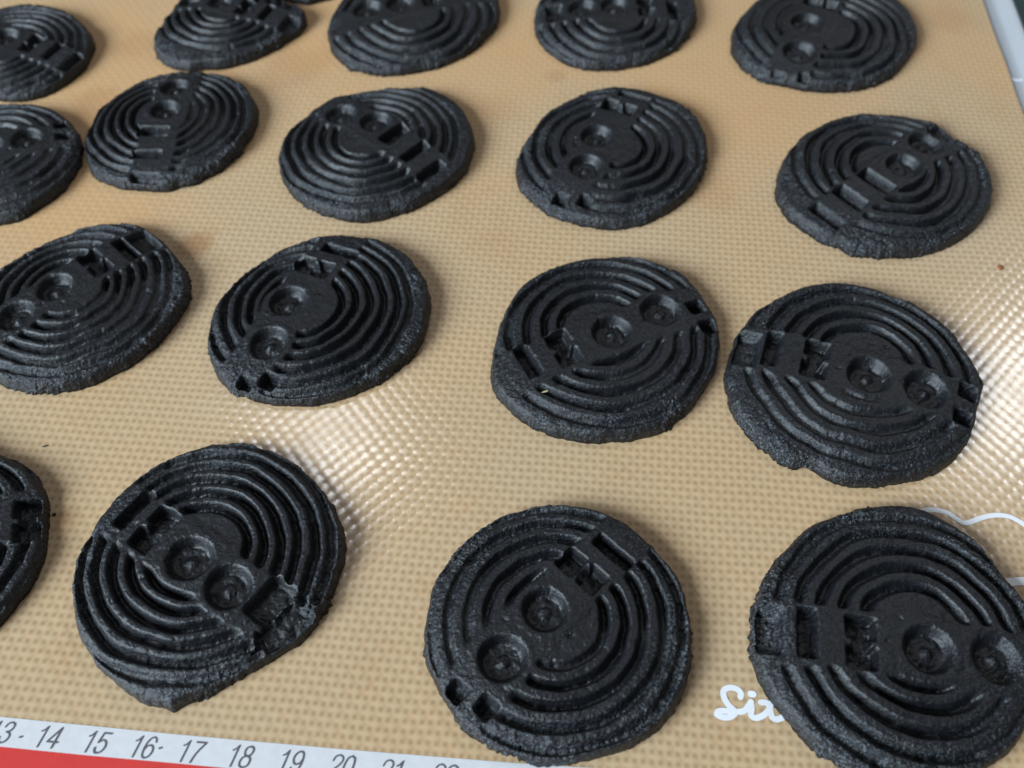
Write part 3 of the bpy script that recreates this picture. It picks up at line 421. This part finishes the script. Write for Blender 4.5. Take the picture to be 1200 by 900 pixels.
# printed numbers, slanted plain digits drawn as strokes
DIG = {
 '1': [[(.10, .76), (.20, .82), (.31, .99)], [(.31, .99), (.31, .5), (.31, 0)]],
 '2': [[(.06, .72), (.11, .91), (.28, 1), (.46, .91), (.50, .73), (.40, .52), (.20, .28), (.06, .03)], [(.05, .02), (.3, .02), (.52, .02)]],
 '3': [[(.06, .76), (.13, .94), (.28, 1), (.44, .92), (.47, .76), (.40, .60), (.25, .54)], [(.25, .54), (.44, .47), (.51, .29), (.44, .09), (.27, 0), (.12, .06), (.05, .25)]],
 '4': [[(.40, .99), (.22, .65), (.04, .30)], [(.04, .29), (.3, .29), (.55, .29)], [(.40, .99), (.40, .5), (.40, 0)]],
 '5': [[(.14, .97), (.3, .97), (.49, .97)], [(.14, .97), (.11, .74), (.08, .50)], [(.08, .50), (.25, .63), (.42, .56), (.51, .34), (.44, .10), (.26, 0), (.11, .06), (.05, .24)]],
 '6': [[(.48, .78), (.41, .94), (.28, 1), (.14, .90), (.06, .65), (.06, .35), (.13, .09), (.28, 0), (.44, .09), (.51, .31), (.44, .53), (.29, .61), (.13, .53), (.07, .37)]],
 '7': [[(.05, .97), (.3, .97), (.51, .97)], [(.51, .96), (.33, .62), (.22, .30), (.18, 0)]],
 '8': [[(.28, 1), (.13, .93), (.09, .77), (.14, .61), (.28, .54), (.42, .61), (.47, .77), (.42, .93), (.28, 1)], [(.28, .54), (.11, .46), (.05, .27), (.11, .07), (.28, 0), (.45, .07), (.51, .27), (.45, .46), (.28, .54)]],
 '0': [[(.28, 1), (.12, .88), (.06, .5), (.12, .12), (.28, 0), (.44, .12), (.50, .5), (.44, .88), (.28, 1)]],
}
DIG['9'] = [[(.56 - x, 1 - y) for x, y in s_] for s_ in DIG['6']]
NH = 4.3
for i, (nx, ny) in enumerate(NUMS):
    V, Fc, zl = [], [], 0.10
    rot = math.radians(-5.3)
    for k, ch in enumerate(str(13 + i)):
        for st_ in DIG[ch]:
            pts = []
            for (px, py) in st_:
                lx, ly = (px + k * 0.60 - 0.58) * NH, (py - 0.5) * NH
                lx += ly * 0.22
                pts.append((nx + lx * math.cos(rot) - ly * math.sin(rot), ny + lx * math.sin(rot) + ly * math.cos(rot)))
            v, f = ribbon_geo(pts, 0.36, zl, 5)
            Fc += [tuple(q + len(V) for q in ff) for ff in f]; V += v
            zl += 0.012
    mesh_obj('ruler_number', V, Fc, M_INK, strip)
ribbon('logo_letter', S_STROKE, 1.3, 0.060, M_LOGO, mat)
ribbon('logo_letter', I_STROKE, 1.3, 0.064, M_LOGO, mat)
ribbon('logo_dot', I_DOT, 1.45, 0.060, M_LOGO, mat)
ribbon('logo_letter', X_STROKE, 1.3, 0.068, M_LOGO, mat)
ribbon('logo_letter', X_STROKE_B, 1.2, 0.072, M_LOGO, mat)
ribbon('logo_outline', SWIRL, 1.25, 0.060, M_LOGO, mat)
ribbon('logo_outline', SWIRL_B, 2.0, 0.060, M_LOGO, mat)
for x, y in DOTS:
    ribbon('ink_dot', [(x - 0.2, y), (x + 0.2, y + 0.1)], 0.45, 0.10, M_INK, strip, 3)

# ------------------------------------------------------------------ noise
def _hash(ix, iy, iz, seed):
    h = (ix.astype(np.int64) * 374761393 + iy.astype(np.int64) * 668265263 + iz.astype(np.int64) * 2147483647 + seed * 1274126177) & 0xFFFFFFFF
    h = ((h ^ (h >> 13)) * 1274126177) & 0xFFFFFFFF
    h = h ^ (h >> 16)
    return (h & 0xFFFFFF) / float(0xFFFFFF) * 2 - 1
def vnoise(x, y, z, seed):
    ix, iy, iz = np.floor(x), np.floor(y), np.floor(z)
    fx, fy, fz = x - ix, y - iy, z - iz
    fx, fy, fz = [t * t * t * (t * (t * 6 - 15) + 10) for t in (fx, fy, fz)]
    r = 0
    for dx in (0, 1):
        for dy in (0, 1):
            for dz in (0, 1):
                w = (fx if dx else 1 - fx) * (fy if dy else 1 - fy) * (fz if dz else 1 - fz)
                r = r + w * _hash(ix + dx, iy + dy, iz + dz, seed)
    return r
def fbm(x, y, z, seed, octv=3, gain=0.5):
    r, a = 0, 1.0
    for o in range(octv):
        r = r + a * vnoise(x, y, z, seed + o * 17)
        x, y, z, a = x * 2.03 + 11.3, y * 2.03 + 5.1, z * 2.03 + 3.7, a * gain
    return r
def sstep(lo, hi, x):
    t = np.clip((x - lo) / (hi - lo), 0, 1)
    return t * t * (3 - 2 * t)

# ------------------------------------------------------------------ biscuits
def disc_grid(n):
    a = np.linspace(-1, 1, n + 1)
    X, Y = np.meshgrid(a, a, indexing='ij')
    big = np.abs(X) >= np.abs(Y)
    with np.errstate(divide='ignore', invalid='ignore'):
        r = np.where(big, X, Y)
        ph = np.where(big, (math.pi / 4) * np.where(X != 0, Y / X, 0), math.pi / 2 - (math.pi / 4) * np.where(Y != 0, X / Y, 0))
    return (r * np.cos(ph)).ravel(), (r * np.sin(ph)).ravel()

GRIDS = {}
def grid(n):
    if n not in GRIDS:
        i, j = np.meshgrid(np.arange(n), np.arange(n), indexing='ij')
        a = (i * (n + 1) + j).ravel()
        quads = np.stack([a, a + n + 1, a + n + 2, a + 1], 1)
        # boundary loop, counter-clockwise
        idx = np.arange((n + 1) ** 2).reshape(n + 1, n + 1)
        loop = list(idx[:, 0]) + list(idx[-1, 1:]) + list(idx[-2::-1, -1]) + list(idx[0, -2:0:-1])
        GRIDS[n] = (disc_grid(n), quads, loop)
    return GRIDS[n]

def make_biscuit(b, seed, n, label):
    (gx, gy), quads, loop = grid(n)
    rho = np.minimum(np.hypot(gx, gy), 1.0)
    th = np.arctan2(gy, gx)
    T = np.arange(144) / 144 * 2 * math.pi - math.pi
    rad = np.array(b['rad'])
    Rm = rad.mean()
    R = np.interp(th, T, rad, period=2 * math.pi)
    # blend to a round shape towards the middle
    RR = Rm + (R - Rm) * sstep(0.2, 0.95, rho)
    # crumbly edge
    ct, st = np.cos(th), np.sin(th)
    edge = 0.28 * fbm(ct * 7, st * 7, rho * 0 + seed, seed, 3, 0.6) + 0.12 * fbm(ct * 38, st * 38, rho * 60, seed + 5, 2, 0.6)
    rim0 = 0.92
    phi = np.clip((rho - rim0) / (1 - rim0), 0, 1) * (math.pi / 2)
    rr = np.where(rho <= rim0, rho / rim0 * 0.945, 0.945 + 0.055 * (phi / (math.pi / 2)) ** 0.8)
    r = rr * RR + edge * sstep(0.80, 1.0, rho)
    x, y = r * ct, r * st
    zt = b.get('t', 6.5)
    z = zt - 2.9 * np.minimum(r / R, 1.02) ** 3.0 + 0.25 * fbm(x / 16, y / 16, x * 0 + seed, seed + 9, 2)
    rimf = (1 - (phi / (math.pi / 2)) ** 2.1) ** 0.72
    # ---------------- stamp
    S = Rm * b['rs']
    ang = math.radians(b['ang'])
    cu, cv = math.cos(ang), math.sin(ang)
    wx = x + 0.22 * fbm(x / 8, y / 8, x * 0 + 3.1, seed + 21, 2)
    wy = y + 0.22 * fbm(x / 8, y / 8, x * 0 + 7.7, seed + 31, 2)
    dx, dy = wx - b['ring'][0], wy - b['ring'][1]
    u = (dx * cu + dy * cv) / S
    v = (-dx * cv + dy * cu) / S
    boff = max(-0.17, min(-0.07, b['boff'] / Rm))
    hw = 0.21
    rr_ = np.hypot(u, v)
    band_d = np.abs(v - boff) - hw                     # >0 outside the band
    depth = np.zeros_like(x)
    wob = 0.012 * fbm(u * 4, v * 4, u * 0, seed + 41, 2)
    gr = b.get('grooves', (0.36, 0.505, 0.65, 0.795, 0.93))
    fade = 1.0 - 0.55 * sstep(0.1, 0.7, fbm(u * 1.6, v * 1.6, u * 0, seed + 51, 2))
    side_open = sstep(-0.01, 0.06, band_d + 0.02 * fbm(u * 5, v * 5, u * 0, seed + 45, 2))
    for (kind, ex, ey) in b['els']:                     # the band bulges round the two cups
        if kind == 'c':
            side_open = side_open * sstep(0.215, 0.265, np.hypot(wx - ex, wy - ey) / S)
    for gi, g in enumerate(gr):
        d = np.abs(rr_ + wob - g)
        prof_ = 1 - sstep(0.006, 0.048, d)
        dep = 2.8 - 0.16 * gi
        if gi == len(gr) - 1: dep *= 0.75
        depth = np.maximum(depth, dep * prof_ * side_open * fade)
    # rounded ridges stand a touch above the middle, whose plain floor is a touch lower
    inner = 1 - sstep(gr[0] - 0.05, gr[0] + 0.0, rr_)
    depth = depth + 0.25 * inner * side_open
    # lip along the band
    z_add = 0.05 * np.exp(-(band_d / 0.03) ** 2) * sstep(0.3, 0.45, rr_)
    nub = np.zeros_like(x)
    for (kind, ex, ey) in b['els']:
        eu0, ev0 = wx - ex, wy - ey
        eu = (eu0 * cu + ev0 * cv) / S
        ev = (-eu0 * cv + ev0 * cu) / S
        def rect(hu, hv, soft=0.028, dv=0.0):
            return (1 - sstep(hu - soft / 2, hu + soft, np.abs(eu))) * (1 - sstep(hv - soft / 2, hv + soft, np.abs(ev - dv)))
        if kind == 'c':
            er = np.hypot(eu, ev)
            pit = 1 - sstep(0.120, 0.185, er)
            depth = np.maximum(depth, 2.7 * pit)
            nub = np.maximum(nub, 1.0 * np.maximum(0, 1 - (er / 0.055) ** 2))
            z_add = z_add + 0.12 * np.exp(-((er - 0.205) / 0.03) ** 2)
        elif kind == 'slot':
            depth = np.maximum(depth, 3.6 * rect(0.045, 0.165))
        elif kind == 'wide':
            depth = np.maximum(depth, 3.6 * rect(0.070, 0.165))
        elif kind == 'pit':
            depth = np.maximum(depth, 3.0 * rect(0.085, 0.15, 0.04))
        elif kind == 'tear':
            er = np.hypot(eu, ev) + 0.05 * fbm(eu * 14, ev * 14, eu * 0, seed + 77, 3, 0.6)
            depth = np.maximum(depth, 2.6 * (1 - sstep(0.10, 0.17, er)) * (1 + 0.12 * fbm(x / 1.6, y / 1.6, x * 0, seed + 78, 2)))
        elif kind == 'sq':
            depth = np.maximum(depth, 3.6 * rect(0.056, 0.056))
        elif kind == 'h':
            p_ = rect(0.042, 0.10)                       # two square holes joined by a narrow neck
            p_ = np.maximum(p_, rect(0.085, 0.066, dv=0.105))
            p_ = np.maximum(p_, rect(0.085, 0.066, dv=-0.105))
            depth = np.maximum(depth, 3.4 * p_)
    depth = depth * (1 + 0.09 * fbm(x / 1.7, y / 1.7, x * 0, seed + 55, 3, 0.6))
    on_top = 1 - sstep(0.925, 0.98, rho)
    z = z - (depth - nub - z_add) * on_top
    # surface roughness: fine pitting everywhere, crumbly flakes near the rim
    rough = sstep(0.76, 0.95, rho)
    f1 = fbm(x / 0.9, y / 0.9, z / 0.9, seed + 61, 2)
    f2 = fbm(x / 2.2, y / 2.2, z / 2.2, seed + 71, 2)
    patch = sstep(-0.1, 0.5, fbm(x / 9, y / 9, x * 0, seed + 81, 2))
    f0 = fbm(x / 0.5, y / 0.5, z / 0.5, seed + 66, 1)
    z = z + 0.075 * f0 + 0.085 * f1 + 0.07 * f2 + rough * (0.17 * f1 + 0.17 * f2) * (0.4 + patch)
    # pores
    rg = np.random.default_rng(seed)
    for _ in range(46):
        pa, pr = rg.uniform(0, 2 * math.pi), Rm * math.sqrt(rg.uniform(0, 0.86))
        ps, pe, pt = rg.uniform(0.25, 0.6), rg.uniform(1, 2.4), rg.uniform(0, math.pi)
        ax, ay = x - pr * math.cos(pa), y - pr * math.sin(pa)
        bx, by = (ax * math.cos(pt) + ay * math.sin(pt)) / pe, -ax * math.sin(pt) + ay * math.cos(pt)
        z = z - rg.uniform(0.15, 0.5) * np.exp(-(bx * bx + by * by) / (ps * ps))
    # little cracks running in from the rim
    ck = np.abs(fbm(ct * 7 + 3, st * 7, rr * 2.2, seed + 91, 2))
    z = z - 0.55 * (1 - sstep(0.0, 0.07, ck)) * rough * patch
    zz = np.maximum(z, 0.3) * rimf
    wall = sstep(0.3, 1.0, phi / (math.pi / 2))
    f3 = fbm(x / 0.9, y / 0.9, zz / 0.9, seed + 101, 3, 0.65)
    f4 = fbm(ct * 9, st * 9, zz / 0.5, seed + 111, 2, 0.6)
    r2 = 1 + wall * (0.3 + 1.2 * patch) * (0.008 * f3 + 0.009 * f4)
    x, y = x * r2, y * r2
    zz[np.array(loop)] = 0.05
    co = np.stack([x, y, zz], 1).astype(np.float32) * MM
    me = bpy.data.meshes.new('charcoal_biscuit')
    nv, nq, nl = len(co), len(quads), len(loop)
    me.vertices.add(nv)
    me.vertices.foreach_set('co', co.ravel())
    me.loops.add(nq * 4 + nl)
    bottom = np.array(loop[::-1])
    me.loops.foreach_set('vertex_index', np.concatenate([quads.ravel(), bottom]).astype(np.int32))
    me.polygons.add(nq + 1)
    me.polygons.foreach_set('loop_start', (np.arange(nq + 1) * 4).astype(np.int32))
    me.polygons.foreach_set('use_smooth', np.ones(nq + 1, bool))
    me.update(calc_edges=True)
    me.validate()
    at = me.attributes.new('crumb', 'FLOAT', 'POINT')
    at.data.foreach_set('value', np.clip(sstep(0.55, 0.95, rho) * (0.40 + 0.8 * patch), 0, 1.2).astype(np.float32))
    me.materials.append(M_BIS)
    o = bpy.data.objects.new('charcoal_biscuit', me)
    scene.collection.objects.link(o)
    o.location = (b['c'][0] * MM, b['c'][1] * MM, 0)
    tag(o, label, 'biscuit', 'black stamped biscuits on the mat')
    return o

LABELS = {
 'R4b': 'black stamped biscuit with a torn pointed tip, just above the ruler numbers 15 to 19',
 'R4a': 'black biscuit cut off by the left edge, lowest of those on that edge',
 'R4c': 'round black biscuit in the front row, just left of the white script lettering',
 'R4d': 'black biscuit in the right front corner, covering the end of the white lettering',
 'R3c': 'black biscuit near the picture\'s centre with a tiny straw flake on it',
 'R3d': 'wide black biscuit with a notch in its front edge, beside the glossy patch at right',
 'R3b': 'oval black biscuit behind the left glossy patch, two square holes at its near end',
 'R3a': 'black biscuit at the left edge beside a brown stain, third from the top there',
 'R2e': 'black biscuit with a broken notch at its upper right, near the rust-brown crumb',
 'R2d': 'black biscuit in the second row from the back, fourth from the left',
 'R2c': 'black biscuit with three slots in a row at right, second row from back',
 'R2b': 'small black biscuit whose near end has an open square pit, touching the one behind',
 'R2a': 'black biscuit cut by the left edge, second from the top on that edge',
 'R1a': 'black biscuit in the top left corner, cut by the left edge',
 'R1b': 'black biscuit in the back row with a torn lobe sticking out at its right',
 'R1c': 'black biscuit in the back row, cut by the top edge, directly behind the three-slot biscuit',
 'R1d': 'black biscuit in the back row, second from the right, cut by the top edge',
 'R1e': 'rightmost black biscuit of the back row, nearest the grey tray rim',
 'R0b': 'black biscuit barely showing at the top edge behind the torn lobe',
}
FIVE = dict(grooves=(0.36, 0.485, 0.61, 0.735, 0.86, 0.97))
EXTRA = {'R3a': FIVE, 'R3b': FIVE, 'R2b': FIVE, 'R2c': FIVE, 'R1a': FIVE, 'R4b': FIVE}
for i, b in enumerate(BISCUITS):
    b.update(EXTRA.get(b['key'], {}))
    n = 230 if b['key'][1] in '34' else (190 if b['key'][1] == '2' else 160)
    make_biscuit(b, 100 + i * 7, n, LABELS[b['key']])

# ------------------------------------------------------------------ crumbs
def crumb(name, x, y, z, sx, sy, sz, rot, m, label, cat, seed):
    bm = bmesh.new()
    bmesh.ops.create_icosphere(bm, subdivisions=2, radius=1)
    P = np.array([v.co[:] for v in bm.verts])
    f = 1 + 0.35 * fbm(P[:, 0] * 1.6, P[:, 1] * 1.6, P[:, 2] * 1.6, seed, 2)
    for v, k in zip(bm.verts, f):
        v.co = (v.co.x * sx * k * MM, v.co.y * sy * k * MM, v.co.z * sz * k * MM)
    me = bpy.data.meshes.new(name); bm.to_mesh(me); bm.free()
    me.materials.append(m)
    o = bpy.data.objects.new(name, me)
    scene.collection.objects.link(o)
    o.location = (x * MM, y * MM, (z + sz * 0.8) * MM)
    o.rotation_euler[2] = math.radians(rot)
    return tag(o, label, cat)
crumb('crumb', -118.3, 133.4, 0, 0.7, 0.2, 0.18, 15, M_CRUMB, 'tiny dark sliver of crumb on the mat above the lower left biscuit', 'crumb', 1)
crumb('crumb', -110.6, 113.8, 0, 0.45, 0.4, 0.25, 40, M_CRUMB, 'small dark crumb on the mat beside the cut-off lower left biscuit', 'crumb', 2)
crumb('crumb', 141.6, 194.5, 0, 1.0, 0.85, 0.3, 50, M_BROWN, 'rust-brown crumb on the glossy mat at right', 'crumb', 3)
crumb('flake', 8.6, 147.0, 4.75, 1.0, 0.22, 0.15, 20, M_STRAW, 'tiny straw-coloured flake lying on the central biscuit', 'flake', 4)
